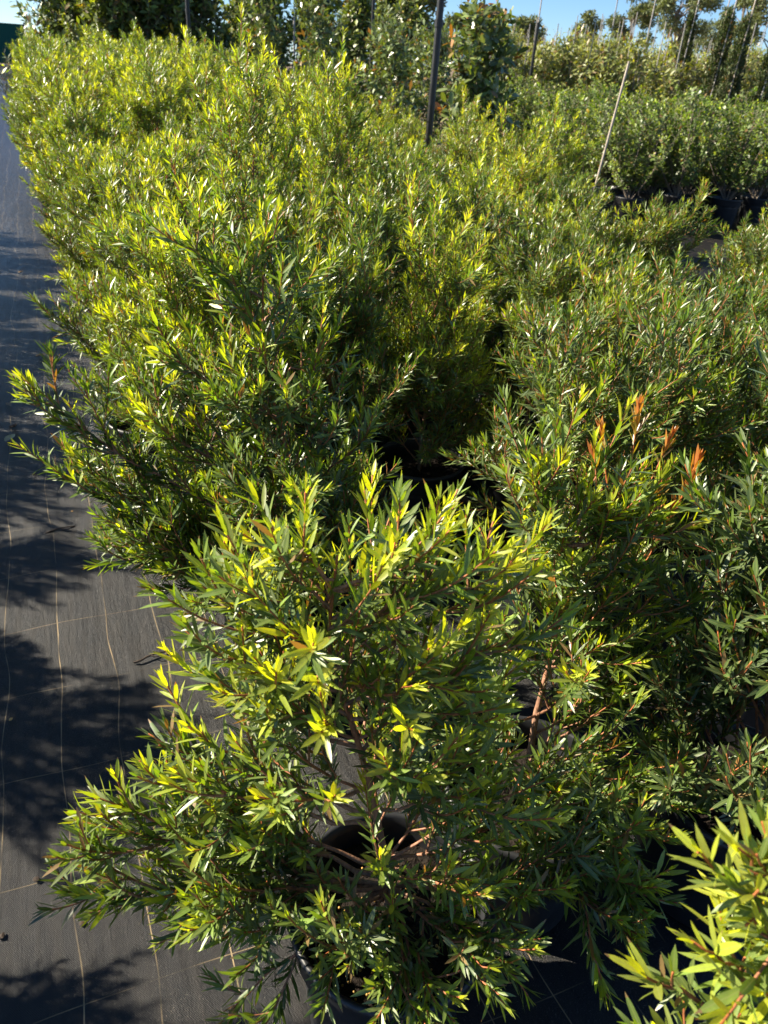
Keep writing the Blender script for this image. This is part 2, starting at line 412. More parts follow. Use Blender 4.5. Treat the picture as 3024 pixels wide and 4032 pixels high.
def shrub(seed, height=.95, width=.36, tips=None, stem=None, lf=1.0, young=.8, whorl=.085, density=1.0, flush_tips=(), per=3, low=.10, r_st=.0085, side=True, newlen=.05, leaders=0, gap=.066, tipL=.13, drop=.04):
    g = Green(seed); r = g.r
    z0 = .262
    if stem is None:
        lean = r.normal(0, .04, 2)
        stem = [(0, 0, z0)] + [(lean[0]*t + r.normal(0, .010), lean[1]*t + r.normal(0, .010), z0+height*t) for t in (.2, .4, .6, .8, 1.0)]
    stem = np.array(stem, float)
    cum = np.concatenate([[0], np.cumsum(np.linalg.norm(np.diff(stem, axis=0), axis=1))]); tot = cum[-1]
    sm = np.linspace(0, tot, 22); S = np.stack([np.interp(sm, cum, stem[:, k]) for k in range(3)], 1)
    S[1:-1] = (S[:-2]+2*S[1:-1]+S[2:])/4
    g.tube(S, r_st, .0016, 1.0, .15)
    g.leaves(S, .62, .006/density, LEAF_L*lf*1.05, LEAF_W*lf*1.05, young=young, newlen=.06)
    def on(f):
        i = f*(len(S)-1); i0 = min(int(i), len(S)-2); return S[i0] + (S[i0+1]-S[i0])*(i-i0)
    if side:
        f = low
        ph = r.uniform(0, 6.28)
        while f < .95:
            p = on(f); k = per if r.uniform() < .7 else per+1
            for j in range(k):
                ph += 2.4 + r.normal(0, .3)
                L = (width*(1.0-.62*f) + .03)*np.clip(r.normal(1, .22), .5, 1.5)
                inc = math.radians(58 - 22*f + r.normal(0, 8))
                d = (math.sin(inc)*math.cos(ph), math.sin(inc)*math.sin(ph), math.cos(inc))
                c = g.curve(p, d, L, 8, .42, .07)
                twiggy(g, c, .0036*(1-.5*f), 2 if L > .24 else 1, .14, lf, young*np.clip(r.normal(.75+.3*f, .2), 0, 1.05), 0, density, .30, 42, newlen)
            f += whorl/tot*np.clip(r.normal(1, .25), .5, 1.6)
    for q in range(leaders):
        f = r.uniform(.25, .7); a = r.uniform(0, 6.28); inc = math.radians(r.uniform(12, 34))
        c = g.curve(on(f), (math.sin(inc)*math.cos(a), math.sin(inc)*math.sin(a), math.cos(inc)), height*r.uniform(.42, .68), 9, .25, .06)
        twiggy(g, c, .0034, 1, .10, lf, min(1, young*1.15), 0, density, .32, 34, newlen*1.3)
    for tip in (tips or []):
        tip = np.array(tip, float); tip[2] -= drop*min(1, max(0, (tip[2]-.35)/.4)); hz = math.hypot(tip[0]-np.interp(tip[2], S[:, 2], S[:, 0]), tip[1]-np.interp(tip[2], S[:, 2], S[:, 1]))
        za = np.clip(tip[2] - hz*.72, z0+.10, S[-1, 2]-.03)
        ff = np.interp(za, S[:, 2], np.linspace(0, 1, len(S))); p0 = on(ff)
        if tip[2] < p0[2]: mid = p0 + (tip-p0)*.5 + np.array([0, 0, .06+.1*(p0[2]-tip[2])])
        else: mid = p0 + (tip-p0)*np.array([.62, .62, .38])
        c = bez(p0, mid, tip, 11); c[1:-1] += r.normal(0, .0035, (9, 3))
        L = np.linalg.norm(tip-p0)
        twiggy(g, c, .0022+.0055*min(L, .5), 2 if L > .28 else 1, tipL, lf, young*np.clip(.55+.6*tip[2], .5, 1.1), 0, density, .30, 36, newlen, gap, .75)
    for tip, base in flush_tips:
        tip = np.array(tip, float) + np.array([.0, 0, .03])
        c = bez(np.array(base, float), (np.array(base)+np.array(tip))/2+np.array([.005, 0, -.02]), np.array(tip, float), 8)
        g.tube(c, .0018, .0012, .0, .0)
        g.leaves(c, .66, .0042, LEAF_L*.95, LEAF_W*1.05, ang0=22, ang1=6, young=1, newlen=.10, flush=.95, jit=5)
        g.leaves(c, .30, .016, LEAF_L*.7, LEAF_W*.8, ang0=30, ang1=10, young=.9, newlen=.2, flush=.5, jit=8)
    return g

def pot_plant(name, g, potk, hi=True, soil=True, sides=5):
    root = empty(name)
    obj('pot', pot_me[potk], root)
    if soil: obj('soil', soil_me, root)
    obj('stems', g.twig_mesh('stems', [M['twig']], sides), root)
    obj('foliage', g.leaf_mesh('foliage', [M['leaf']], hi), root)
    return root

SHRUBS = 'narrow-leaved shrubs in black pots standing pot to pot on the weed mat'

# the five shrubs nearest to the camera, each grown to its own outline
def L_(base, pts): return [(p[0]-base[0], p[1]-base[1], p[2]) for p in pts]
front = (.35, .63)
tips = L_(front, [(.332, .638, 1.135), (.373, .60, 1.125), (.43, .59, 1.15), (.47, .63, 1.10), (.29, .66, 1.10), (.18, .72, 1.10), (.21, .70, 1.12), (.12, .72, 1.05), (.44, .56, 1.04), (.20, .56, .98), (.30, .54, 1.02), (.04, .70, .80), (.19, .53, .44), (.41, .43, .47), (.48, .58, .52), (.27, .47, .36), (.47, .41, .36), (.33, .44, .40), (.22, .50, .48), (.53, .56, .40), (.24, .55, .40), (.42, .50, .44), (.175, .77, 1.04), (.335, .74, .98), (.11, .74, .965), (.09, .745, .925), (.065, .76, .82), (.20, .62, 1.05),
                  (.045, .767, .72), (.00, .79, .73), (-.08, .826, .617), (-.105, .837, .526), (-.13, .80, .37), (-.11, .78, .32), (-.02, .74, .24), (.05, .62, .16),
                  (.40, .60, .975), (.44, .58, .84), (.40, .50, .62), (.30, .42, .30), (.60, .50, .42), (.28, .58, 1.0), (.30, .50, .90), (.37, .70, 1.03), (.27, .80, 1.0), (.14, .66, .98), (.13, .60, .83), (.42, .54, .80), (.45, .62, .9), (.50, .56, .66), (.05, .66, .55), (.38, .78, .9), (.24, .72, 1.07), (.30, .62, 1.06)])
g = shrub(11, stem=[(0, 0, .262), (-.009, .004, .40), (-.035, .016, .54), (-.061, .028, .68), (-.107, .049, .85), (-.104, .046, .93), (-.099, .044, 1.005)], tips=tips, lf=.86, young=1.0,
          width=.18, whorl=.125, per=3, density=1.0, low=.22, newlen=.085, gap=.082, tipL=.115, drop=.115)
A = pot_plant('potted_shrub', g, 0); A.location = (*front, 0)
tagp(A, 'nearest whole narrow-leaved shrub, bright yellow-green top, pot with yellow pellets on the soil', 'shrub', SHRUBS)
# slow-release pellets on its soil
rg = np.random.default_rng(4); V = []; F = []; base = 0
ico = np.array([(0, 0, 1), (.894, 0, .447), (.276, .851, .447), (-.724, .526, .447), (-.724, -.526, .447), (.276, -.851, .447), (.724, .526, -.447), (-.276, .851, -.447), (-.894, 0, -.447), (-.276, -.851, -.447), (.724, -.526, -.447), (0, 0, -1)])
icf = [(0, 1, 2), (0, 2, 3), (0, 3, 4), (0, 4, 5), (0, 5, 1), (1, 6, 2), (2, 7, 3), (3, 8, 4), (4, 9, 5), (5, 10, 1), (2, 6, 7), (3, 7, 8), (4, 8, 9), (5, 9, 10), (1, 10, 6), (6, 11, 7), (7, 11, 8), (8, 11, 9), (9, 11, 10), (10, 11, 6)]
for k in range(190):
    a = rg.uniform(0, 6.28); rr = .125*math.sqrt(rg.uniform()); cx, cy_ = rr*math.cos(a)-.012, rr*math.sin(a)-.01
    R = rg.uniform(.0019, .0029)
    V.append(ico*R + np.array([cx, cy_, .268+R*.7])); F += [i+base for f in icf for i in f]; base += 12
nf = len(F)//3
pel = obj('fertiliser_pellets', np_mesh('fertiliser_pellets', np.concatenate(V), F, np.arange(nf)*3, np.full(nf, 3), [M['prill']]), A); pel['kind'] = 'stuff'

second = (.70, .76)
tips = L_(second, [(.69, .92, 1.03), (.72, .94, 1.0), (.66, .88, .95), (.80, .90, .97), (.85, .86, .98), (.90, .82, .95), (.74, .90, .90), (.93, .86, .88), (.87, .84, .92), (.965, .80, .765), (.99, .785, .665), (1.0, .78, .54), (.86, .80, .50), (.95, .68, .45), (.62, .60, .55), (.80, .62, .36), (.72, .55, .34), (.86, .64, .30),
                   (.90, .55, .42), (.63, .50, .37), (.76, .50, .36), (.50, .50, .42), (.60, .40, .33), (.68, .42, .40), (.56, .58, .46), (.60, .84, .75), (.83, .87, .80)])
fl = [(L_(second, [t])[0], L_(second, [b])[0]) for t, b in [((.955, .99, .965), (.93, .93, .78)), ((.895, 1.01, .915), (.92, .94, .76)), ((1.025, .96, .905), (.95, .93, .79)), ((.90, 1.02, .85), (.92, .94, .70)),
                                                            ((1.09, .94, .855), (1.03, .93, .68)), ((1.02, .95, .83), (1.03, .93, .68)), ((1.05, .93, .76), (1.02, .93, .66)), ((1.075, .93, .82), (1.03, .93, .70))]]
g = shrub(23, stem=[(0, 0, .262), (.03, .06, .42), (.07, .10, .56), (.08, .12, .66), (.06, .14, .80)], tips=tips, lf=.88, young=1.0, width=.24, whorl=.10, per=3, density=1.0, gap=.085, drop=.07, flush_tips=fl, newlen=.085)
# the stem that carries the flush shoots
c = bez(np.array([.05, .08, .5]), np.array([.2, .17, .55]), np.array([.33, .17, .70]), 8); twiggy(g, c, .003, 1, .1, 1.0, .3)
c = bez(np.array([.05, .08, .5]), np.array([.18, .17, .6]), np.array([.23, .18, .80]), 8); twiggy(g, c, .003, 1, .1, 1.0, .3)
B = pot_plant('potted_shrub', g, 1); B.location = (*second, 0)
tagp(B, 'shrub with orange new shoot tips, directly right of the nearest whole shrub', 'shrub', SHRUBS)

left = (.42, 1.48)
tips = L_(left, [(.305, 1.55, .76), (.388, 1.51, 1.30), (.236, 1.58, 1.29), (-.12, 1.74, .965), (-.155, 1.76, .79), (-.01, 1.69, .48), (-.04, 1.70, .36), (.334, 1.54, .90), (.43, 1.48, .93), (.60, 1.41, .89), (.10, 1.64, .93),
                 (.15, 1.6, 1.08), (.52, 1.46, 1.1), (.30, 1.62, 1.15), (.05, 1.55, .60), (.25, 1.35, .70), (.0, 1.85, .38), (.10, 1.95, .42), (.15, 1.80, .55), (.0, 1.92, .62), (.22, 1.72, .40), (.08, 1.72, .34), (.16, 1.92, .75), (-.04, 1.78, .75), (.18, 1.60, .36), (.06, 1.62, .46), (.55, 1.32, .72), (.14, 1.42, .42), (.45, 1.6, 1.2)])
g = shrub(37, stem=[(0, 0, .262), (.05, -.01, .42), (.04, -.01, .58), (-.01, .02, .78), (-.04, .04, .95), (-.04, .03, 1.12)], tips=tips, lf=.92, young=.95, width=.26, whorl=.11, per=3, newlen=.07, low=.05, gap=.08, drop=.10)
D_ = pot_plant('potted_shrub', g, 2); D_.location = (*left, 0)
tagp(D_, 'dark-leaved shrub whose two long arms reach left over the dark mat', 'shrub', SHRUBS)

corner = (.68, .10)
tips = L_(corner, [(.395, .227, 1.075), (.42, .216, 1.085), (.45, .206, 1.07), (.44, .212, .93), (.475, .19, .96), (.385, .232, .91), (.47, .17, 1.04), (.50, .22, .97), (.52, .17, 1.03), (.40, .20, .84), (.435, .19, 1.01), (.46, .22, 1.0), (.41, .21, .97), (.49, .19, .90), (.45, .16, .95)])
g = shrub(41, stem=[(0, 0, .262), (-.05, .02, .5), (-.11, .04, .70), (-.15, .06, .85), (-.19, .08, 1.03)], tips=tips, lf=.95, young=.9, width=.12, whorl=.22, per=2, density=1.0, low=.4, newlen=.09, gap=.14, tipL=.06, drop=.09, side=False)
E_ = pot_plant('potted_shrub', g, 0); E_.location = (*corner, 0)
tagp(E_, 'out-of-focus yellow-green shrub shoots closest to the camera, cut off by the picture corner', 'shrub', SHRUBS)

third = (1.10, .62)
g = shrub(53, height=.66, width=.42, lf=1.0, young=.45, whorl=.075, per=4, leaders=3, low=.04)
F_ = pot_plant('potted_shrub', g, 1); F_.location = (*third, 0)
tagp(F_, 'low dark shrub in deep shade right of the orange-tipped shrub', 'shrub', SHRUBS)

# variants for the rest of the block
variants = []
#            height width young per-whorl
VAR = [(.74, .42, .9, 3), (.86, .38, 1.1, 3), (.68, .42, .9, 3), (.52, .42, .85, 3), (.44, .46, .75, 3), (.58, .40, 1.0, 3), (.50, .44, .85, 3), (.66, .42, 1.0, 3), (.60, .52, .9, 3), (1.27, .26, 1.15, 3), (.78, .34, 1.15, 3)]
for k, (hh, ww, yy, pr) in enumerate(VAR):
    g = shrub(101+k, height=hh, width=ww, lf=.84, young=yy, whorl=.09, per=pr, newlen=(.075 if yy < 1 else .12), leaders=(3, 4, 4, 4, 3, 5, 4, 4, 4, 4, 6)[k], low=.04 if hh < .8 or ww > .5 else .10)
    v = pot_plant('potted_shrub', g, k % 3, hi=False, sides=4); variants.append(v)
used = [False]*len(variants)
rr = random.Random(5)
def place_shrub(x, y, k, label, s=1.0):
    v = variants[k]
    if used[k]: v = copy_tree(v)
    used[k] = True
    v.location = (x, y, 0); v.rotation_euler = (0, 0, rr.uniform(0, 6.28)); v.scale = (s, s, s)
    tagp(v, label, 'shrub', SHRUBS)
    return v

def in_block(x, y):
    lim = 12.6 if x < 2.0 else (12.6-(x-2.0)*3.8 if x < 3.4 else 6.6-(x-3.4)*1.25)
    return y < lim
ORD = ['first', 'second', 'third', 'fourth', 'fifth', 'sixth', 'seventh', 'eighth', 'ninth', 'tenth', 'eleventh', 'twelfth', 'thirteenth', 'fourteenth', 'fifteenth', 'sixteenth', 'seventeenth', 'eighteenth', 'nineteenth', 'twentieth'] + ['twenty-' + q for q in ('first', 'second', 'third', 'fourth', 'fifth', 'sixth', 'seventh', 'eighth', 'ninth')]
LOOK = ['tall green shrub', 'tallest yellow-tipped shrub', 'tall bushy shrub', 'low green shrub', 'low spreading dark shrub', 'low yellow-tipped shrub', 'low dense shrub', 'middling yellow-tipped shrub', 'wide bushy shrub', 'very tall slender yellow-tipped shrub', 'vivid yellow-tipped shrub']
count = 0
for i in range(15):
    x = .40 + i*.40
    for j in range(-1, 28):
        y = 1.06 + j*.42
        xx = x + rr.gauss(0, .05); yy = y + rr.gauss(0, .05) - .03*i
        if not in_block(xx, yy): continue
        if abs(xx-left[0]) < .3 and abs(yy-left[1]) < .45: continue       # the two-armed shrub stands here
        if abs(xx-second[0]) < .3 and abs(yy-second[1]) < .32: continue
        if i == 0 and j <= 0: continue
        if j == -1 and i < 3: continue
        if (i, j) in ((1, 0), (1, 1), (1, -1), (2, 0)): continue                           # the gap where a pot shows
        if abs(xx-2.65) < .3 and abs(yy-2.5) < .3: continue                # the bare patch of mat
        px, py, z = project((xx, yy, .75))
        if z < .3 or px > 768+110 or px < -130 or py > 1024+150: continue
        az = math.degrees(math.atan2(xx, yy)); u = rr.random()
        if (az > 37 and math.hypot(xx, yy) > 4.45) or (az > 32.5 and math.hypot(xx, yy) > 6.3): continue
        if i == 2 and j == 2: xx, yy = 1.10, 2.13
        if (i, j) in ((2, 3), (2, 4)): continue
        if az > 38: k = (3, 4, 6, 4)[int(u*4)]
        elif az > 32 or (yy < 2.7 and xx > .8): k = (3, 4, 5, 6)[int(u*4)]
        elif az > 24: k = (0, 7, 5, 7, 1)[int(u*5)]
        elif i == 0: k = 8 if yy < 5 else (8, 2, 1, 2, 0)[int(u*5)]
        elif xx < 1.0 and yy < 3.6: k = (7, 3, 5, 7, 3)[int(u*5)]
        elif xx < 1.0 and yy < 5: k = (8, 7, 3, 0, 7)[int(u*5)]
        elif xx < 1.0: k = (0, 2, 1, 2, 0)[int(u*5)]
        else: k = (0, 5, 7, 2, 1, 7, 3)[int(u*7)]
        if i == 2 and j == 2: k = 10
        slim = 21.5 < az < 28 and 3.0 < yy < 6.6
        if slim: k = (3, 4, 6)[int(u*3)]
        if (i, j) in ((1, 5), (2, 6)): k = 9
        elif rr.random() < .13 and az < 36 and yy > 2 and not slim: k = 10
        s = rr.uniform(.92, 1.08)
        if k == 9: s *= .92
        if slim: s *= 1.05
        if xx < 2.4 and not slim and k != 9: s *= 1 + .25*min(1, max(0, (yy-4.5)/4))
        if i == 0: xx -= .10 + .12*min(1, max(0, (yy-4)/4))
        row = 'the row along the mat' if i == 0 else 'the %s row from the mat' % ORD[i]
        place_shrub(xx, yy, k, '%s, %s plant back in %s' % (LOOK[k], ORD[max(j, 0)] if j >= 0 else 'front', row), s)
        count += 1
print('block shrubs', count)

# ------------------------------------------------------------------ ground and path
def sheet(name, x0, y0, x1, y1, z, mt, nx=1, ny=1, fn=None):
    xs = np.linspace(x0, x1, nx+1); ys = np.linspace(y0, y1, ny+1)
    gx, gy = np.meshgrid(xs, ys); gz = np.full_like(gx, z)
    if fn: gz = gz + fn(gx, gy)
    V = np.stack([gx.ravel(), gy.ravel(), gz.ravel()], 1)
    i, j = np.meshgrid(np.arange(nx), np.arange(ny)); a = (j*(nx+1)+i).ravel()
    F = np.stack([a, a+1, a+nx+2, a+nx+1], 1).ravel(); n = nx*ny
    me = np_mesh(name, V, F, np.arange(n)*4, np.full(n, 4), [mt])
    return obj(name, me)
def rise(x, y):
    d = np.hypot(x, y); a = np.degrees(np.arctan2(x, y))
    return .03*np.clip(d-16.5, 0, 70)*np.clip((a-18)/10, 0, 1)*np.clip((90-a)/20, 0, 1)
M['earth'] = simple('dry_earth', (0.16, 0.12, 0.08), .9, .2, 3, .4, .4)
tagp(sheet('ground', -250, -80, 300, 450, -.03, M['earth'], 220, 212, rise), 'dry brown earth beyond the mats', None, None, 'structure')
def wr(x, y):
    return .004*np.sin(x*5.3+y*1.1) + .003*np.sin(y*3.1+x*2.0) + .002*np.sin(x*17+np.sin(y*2.3)*2)
tagp(sheet('weed_mat_path', -3.2, -2.0, 9.0, 68.0, 0.0, M['mat'], 120, 420, wr), 'black woven weed mat with thin pale threads', None, None, 'structure')

# ------------------------------------------------------------------ hedge block of round-leaved shrubs
def hedge_plant(seed):
    g = Green(seed); r = g.r; z0 = .262
    for q in range(14):
        a = r.uniform(0, 6.28); inc = math.radians(r.uniform(4, 54))
        c = g.curve((0, 0, z0), (math.sin(inc)*math.cos(a), math.sin(inc)*math.sin(a), math.cos(inc)), r.uniform(.80, 1.15), 10, .3, .1)
        g.tube(c, .006, .002, 1, .4)
        for p in range(2, 10):
            for _ in range(3):
                aa = r.uniform(0, 6.28); d = unit(np.array([math.cos(aa), math.sin(aa), r.uniform(.1, .9)]))
                t = g.curve(c[p], d, r.uniform(.10, .2), 4, .5, .1)
                g.tube(t, .0018, .001, .6, .2)
                g.leaves(t, .15, .011, .046, .024, ang0=62, ang1=30, young=np.clip(r.normal(.65, .25), 0, 1), newlen=.06, jit=22, flush=.9 if r.uniform() < .012 else 0)
    return g
HEDGE = 'round-leaved glossy shrubs in black pots forming a low block'
hv = []
for k in range(4):
    g = hedge_plant(300+k); root = empty('hedge_shrub')
    obj('pot', pot_me[k % 3], root); obj('stems', g.twig_mesh('stems', [M['bark']], 4), root)
    obj('foliage', g.leaf_mesh('foliage', [M['hedge']], False, 'round', .1), root); hv.append(root)
hu = [False]*4
HL = {0: 'front', 1: 'second', 2: 'third', 3: 'fourth', 4: 'fifth', 5: 'sixth', 6: 'seventh', 7: 'eighth', 8: 'ninth', 9: 'tenth'}
for j in range(10):
    for i in range(15):
        x = 6.6 + i*.62 + rr.gauss(0, .05) + j*.05; y = 7.7 + j*.62 + rr.gauss(0, .05) - i*.04
        px, py, z = project((x, y, .8))
        if px > 768+50 or px < 440 or math.hypot(x, y) > 16.2 or (x > 11.2 and y > 10.7): continue
        k = rr.randrange(4); v = hv[k]
        if hu[k]: v = copy_tree(v)
        hu[k] = True
        s = rr.uniform(.92, 1.12)
        v.location = (x, y, 0); v.rotation_euler = (0, 0, rr.uniform(0, 6.28)); v.scale = (s, s, s)
        tagp(v, 'round-leaved glossy shrub, %s from its left end in the %s row of the low block' % (ORD[i] if i < 15 else 'last', HL[j]), 'shrub', HEDGE)

# ------------------------------------------------------------------ posts and stakes
def tubes_mesh(name, parts, mats, sides=14):
    """parts: list of (p0, p1, r0, r1)"""
    V = []; F = []; st = []; tt = []; off = 0
    for p0, p1, r0, r1 in parts:
        p0 = np.array(p0, float); p1 = np.array(p1, float); t = unit(p1-p0)
        ref = np.array([1., 0, 0]) if abs(t[2]) > .8 else np.array([0, 0, 1.]); u = unit(np.cross(t, ref)); v = np.cross(t, u)
        an = np.arange(sides)*2*PI/sides
        for p, r in ((p0, r0), (p1, r1)): V.append(p + r*(np.cos(an)[:, None]*u + np.sin(an)[:, None]*v))
        for j in range(sides):
            j2 = (j+1) % sides; st.append(len(F)); F += [off+j, off+j2, off+sides+j2, off+sides+j]; tt.append(4)
        st.append(len(F)); F += [off+sides+j for j in range(sides)]; tt.append(sides)
        st.append(len(F)); F += [off+j for j in reversed(range(sides))]; tt.append(sides)
        off += 2*sides
    return np_mesh(name, np.concatenate(V), F, st, tt, mats, smooth=False)
def post(x, y, h, r, label, lean=(0, 0), riser=None):
    root = empty('sprinkler_post', (x, y, 0))
    obj('pole', tubes_mesh('pole', [((0, 0, 0), (lean[0]*h, lean[1]*h, h), r, r*.97)], [M['blackpost']]), root)
    zc = h*.62
    obj('clamp', tubes_mesh('clamp', [((lean[0]*zc, lean[1]*zc, zc), (lean[0]*zc, lean[1]*zc, zc+.05), r*1.18, r*1.18), ((lean[0]*zc, lean[1]*zc, zc+.025), (lean[0]*zc+r*1.7, lean[1]*zc, zc+.025), .009, .009)], [M['blackpost']]), root)
    if riser: obj('riser', tubes_mesh('riser', [((lean[0]*h, lean[1]*h, h), (lean[0]*h, lean[1]*h, h+riser), .011, .009)], [M['stake']]), root)
    tagp(root, label, 'post', 'black sprinkler posts standing among the plants')
post(3.08, 6.40, 2.9, .030, 'thickest black sprinkler post, standing in the middle of the narrow-leaved block', (.01, 0))
post(2.22, 12.75, 3.2, .030, 'black sprinkler post in front of the dark trees at the far end')
post(8.65, 13.8, 2.35, .030, 'black sprinkler post with thin grey riser, against the staked saplings', (.012, 0), .9)
post(4.9, 12.4, 3.0, .026, 'slim black sprinkler post between the broad-leaved shrubs')
def stake(x, y, h, r, label, mt, lean=(0, 0), name='wooden_stake'):
    o = obj(name, tubes_mesh(name, [((0, 0, 0), (lean[0]*h*.6, lean[1]*h*.6, h*.6), r, r*.97), ((lean[0]*h*.6, lean[1]*h*.6, h*.6), (lean[0]*h, lean[1]*h, h-.012), r*.97, r*.92), ((lean[0]*h, lean[1]*h, h-.012), (lean[0]*h, lean[1]*h, h), r*.92, r*.7)], [M[mt]], 10))
    o.location = (x, y, 0); tagp(o, label, 'stake', 'stakes standing on their own'); return o
stake(3.78, 5.02, 1.64, .009, 'thick pale wooden stake leaning right in front of the low round-leaved block', 'stake', (.15, .06))
stake(11.3, 14.0, 3.4, .014, 'tall grey stake rising above the sapling tops', 'palestake', (.02, 0))
stake(12.4, 13.2, 3.9, .011, 'very tall thin brown stake reaching the sky above the saplings', 'stake', (.01, 0))
stake(3.35, 11.3, 2.0, .014, 'grey stake rising from the far end of the narrow-leaved block', 'palestake')

# ------------------------------------------------------------------ broad-leaved shrubs by the post
def broad_tree(seed, H, R, leafl, leafw, nb, sp, mt, lowf=.25, young=.6, flushp=.05, r0=.014, hi=True, ang0=60, droop=0., tw=(.14, .30), pern=3, name='broad_shrub', shape='round', potted=True, trunkname='stems', foliagename='foliage'):
    g = Green(seed); r = g.r; z0 = .262 if potted else 0
    S = g.curve((0, 0, z0), (r.normal(0, .05), r.normal(0, .05), 1), H, 10, .2, .06)
    g.tube(S, r0, r0*.3, 1, .6)
    for b in range(nb):
        f = lowf + (1-lowf)*(b+.5)/nb; i = f*10; i0 = min(int(i), 9); p = S[i0]+(S[i0+1]-S[i0])*(i-i0)
        a = b*2.4+r.normal(0, .3); inc = math.radians(62-30*f+r.normal(0, 8))
        c = g.curve(p, (math.sin(inc)*math.cos(a), math.sin(inc)*math.sin(a), math.cos(inc)), R*(1.05-.6*f)*r.uniform(.7, 1.25), 6, .35, .12)
        g.tube(c, r0*.45, r0*.14, .9, .4)
        g.leaves(c, .3, sp, leafl, leafw, young=young*r.uniform(.3, 1.1), newlen=.12, jit=24, ang0=ang0, droop=droop, flush=.9 if r.uniform() < flushp else 0)
        for q in range(2, 7):
            for _ in range(pern):
                aa = r.uniform(0, 6.28); d = unit(np.array([math.cos(aa), math.sin(aa), r.uniform(-.1, .9)]))
                t = g.curve(c[q], d, r.uniform(*tw), 4, .4, .12); g.tube(t, r0*.16, r0*.08, .7, .2)
                g.leaves(t, .1, sp, leafl, leafw, young=young*r.uniform(.3, 1.1), newlen=.10, jit=24, ang0=ang0, droop=droop, flush=.9 if r.uniform() < flushp else 0)
    root = empty(name)
    if potted: obj('pot', pot_me[0], root)
    obj(trunkname, g.twig_mesh(trunkname, [M['bark']], 5), root)
    obj(foliagename, g.leaf_mesh(foliagename, [M[mt]], hi, shape, .12), root)
    return root
mg = broad_tree(501, 1.50, .52, .105, .046, 15, .028, 'broad', .15, .8, .10, .014, True, 62, .06)
mg.location = (4.05, 7.25, 0)
tagp(mg, 'broad pale-leaved shrub with some orange leaves, right beside the thickest black post', 'shrub')
bvs = [broad_tree(510+k, 1.35+.2*k, .45, .085, .036, 12, .026, 'broad', .2, .6, .06, .011, False) for k in range(3)]
bu = [False]*3
for k, (x, y, s, lb) in enumerate([(3.75, 8.9, 1.0, 'left of the thickest post, close behind the yellow tips'), (4.5, 9.2, .95, 'behind the pale-leaved shrub by the post'), (3.3, 10.0, 1.0, 'at the back corner of the narrow-leaved block'),
                                   (4.2, 10.4, 1.05, 'in the middle of the broad-leaved group'), (5.3, 9.9, .9, 'beside the left end of the low round-leaved block'), (3.0, 11.3, 1.1, 'against the dark trees, left end of the broad-leaved group'),
                                   (3.9, 11.8, 1.1, 'beside the slim black post'), (5.6, 11.3, 1.0, 'between slim post and round-leaved block'), (4.8, 11.2, 1.0, 'just in front of the slim black post'), (5.9, 12.6, 1.05, 'at the right rear of the broad-leaved group')]):
    v = bvs[k % 3]
    if bu[k % 3]: v = copy_tree(v)
    bu[k % 3] = True
    v.location = (x, y, 0); v.rotation_euler = (0, 0, rr.uniform(0, 6.28)); v.scale = (s, s, s)
    tagp(v, 'broad-leaved green shrub ' + lb, 'shrub', 'broad-leaved shrubs behind the narrow-leaved block')

# ------------------------------------------------------------------ dark trees across the far end
tv = [broad_tree(540+k, 2.7+.3*k, 1.0, .13, .055, 34, .024, 'thicket', .05, .9, .05, .035, False, 65, .15, (.25, .5), 3, 'dark_tree', 'round', False, 'trunk', 'crown') for k in range(3)]
tu = [False]*3
TT = [(.75, 16.0, 1.05, 'at the end of the dark path'), (1.3, 14.9, 1.0, 'second from the path end, with pale bare trunks'), (1.8, 15.3, 1.1, 'behind the far black post, left side'),
      (2.8, 14.8, 1.0, 'behind the far black post, right side'), (3.7, 15.2, .95, 'with blue-green leaves right of the far post'), (4.7, 15.0, .9, 'above the broad-leaved shrubs'), (5.7, 15.6, .85, 'left of the slim post top'),
      (6.8, 16.0, .80, 'at the right end of the dark trees'), (1.4, 17.5, 1.15, 'in the second line, above the path end'), (2.4, 17.8, 1.15, 'in the second line, over the far post'), (4.6, 18.0, 1.0, 'in the second line, near the sky gap'),
      (7.6, 18.2, .85, 'farthest right in the second line')]
for k, (x, y, s, lb) in enumerate(TT):
    v = tv[k % 3]
    if tu[k % 3]: v = copy_tree(v)
    tu[k % 3] = True
    v.location = (x, y, 0); v.rotation_euler = (0, 0, rr.uniform(0, 6.28)); v.scale = (s, s, s)
    tagp(v, 'dark bushy tree ' + lb, 'tree', 'dark trees across the far end')

# ------------------------------------------------------------------ staked saplings
sv = []
for k in range(4):
    root = broad_tree(570+k, 1.55+.12*k, .46, .11, .04, 13, .040, 'sapling', .28, .75, .06, .016, False, 62, .25, (.2, .4), 2, 'staked_sapling', 'lance', False, 'trunk', 'crown')
    obj('stake', tubes_mesh('stake', [((.05, .03, 0), (.05+.03*(k-1.5), .03, (2.35, 1.9, 2.6, 2.0)[k]), .010, .009)], [M['palestake']], 6), root); sv.append(root)
su = [False]*4; ns = 0
for j in range(12):
    for i in range(26):
        d = 16.5 + j*1.9; az = math.radians(28.5 + i*1.05 + (j % 2)*.45 + rr.gauss(0, .12)); d2 = d + rr.gauss(0, .3)
        x, y = d2*math.sin(az), d2*math.cos(az)
        px, py, z = project((x, y, 2.0))
        if px > 790 or px < 500: continue
        if j > 7 and rr.random() < .35: continue
        if x > 11.2 and y < 14.3: continue
        k = rr.randrange(4); v = sv[k]
        if su[k]: v = copy_tree(v)
        su[k] = True; s = rr.uniform(.92, 1.1)
        v.location = (x, y, float(rise(x, y))-.04); v.rotation_euler = (0, 0, rr.uniform(0, 6.28)); v.scale = (s, s, s)
        tagp(v, 'thin yellowish sapling tied to a pale stake in the dense sapling field', 'sapling', 'staked saplings in the field at the right')
        ns += 1
print('saplings', ns)

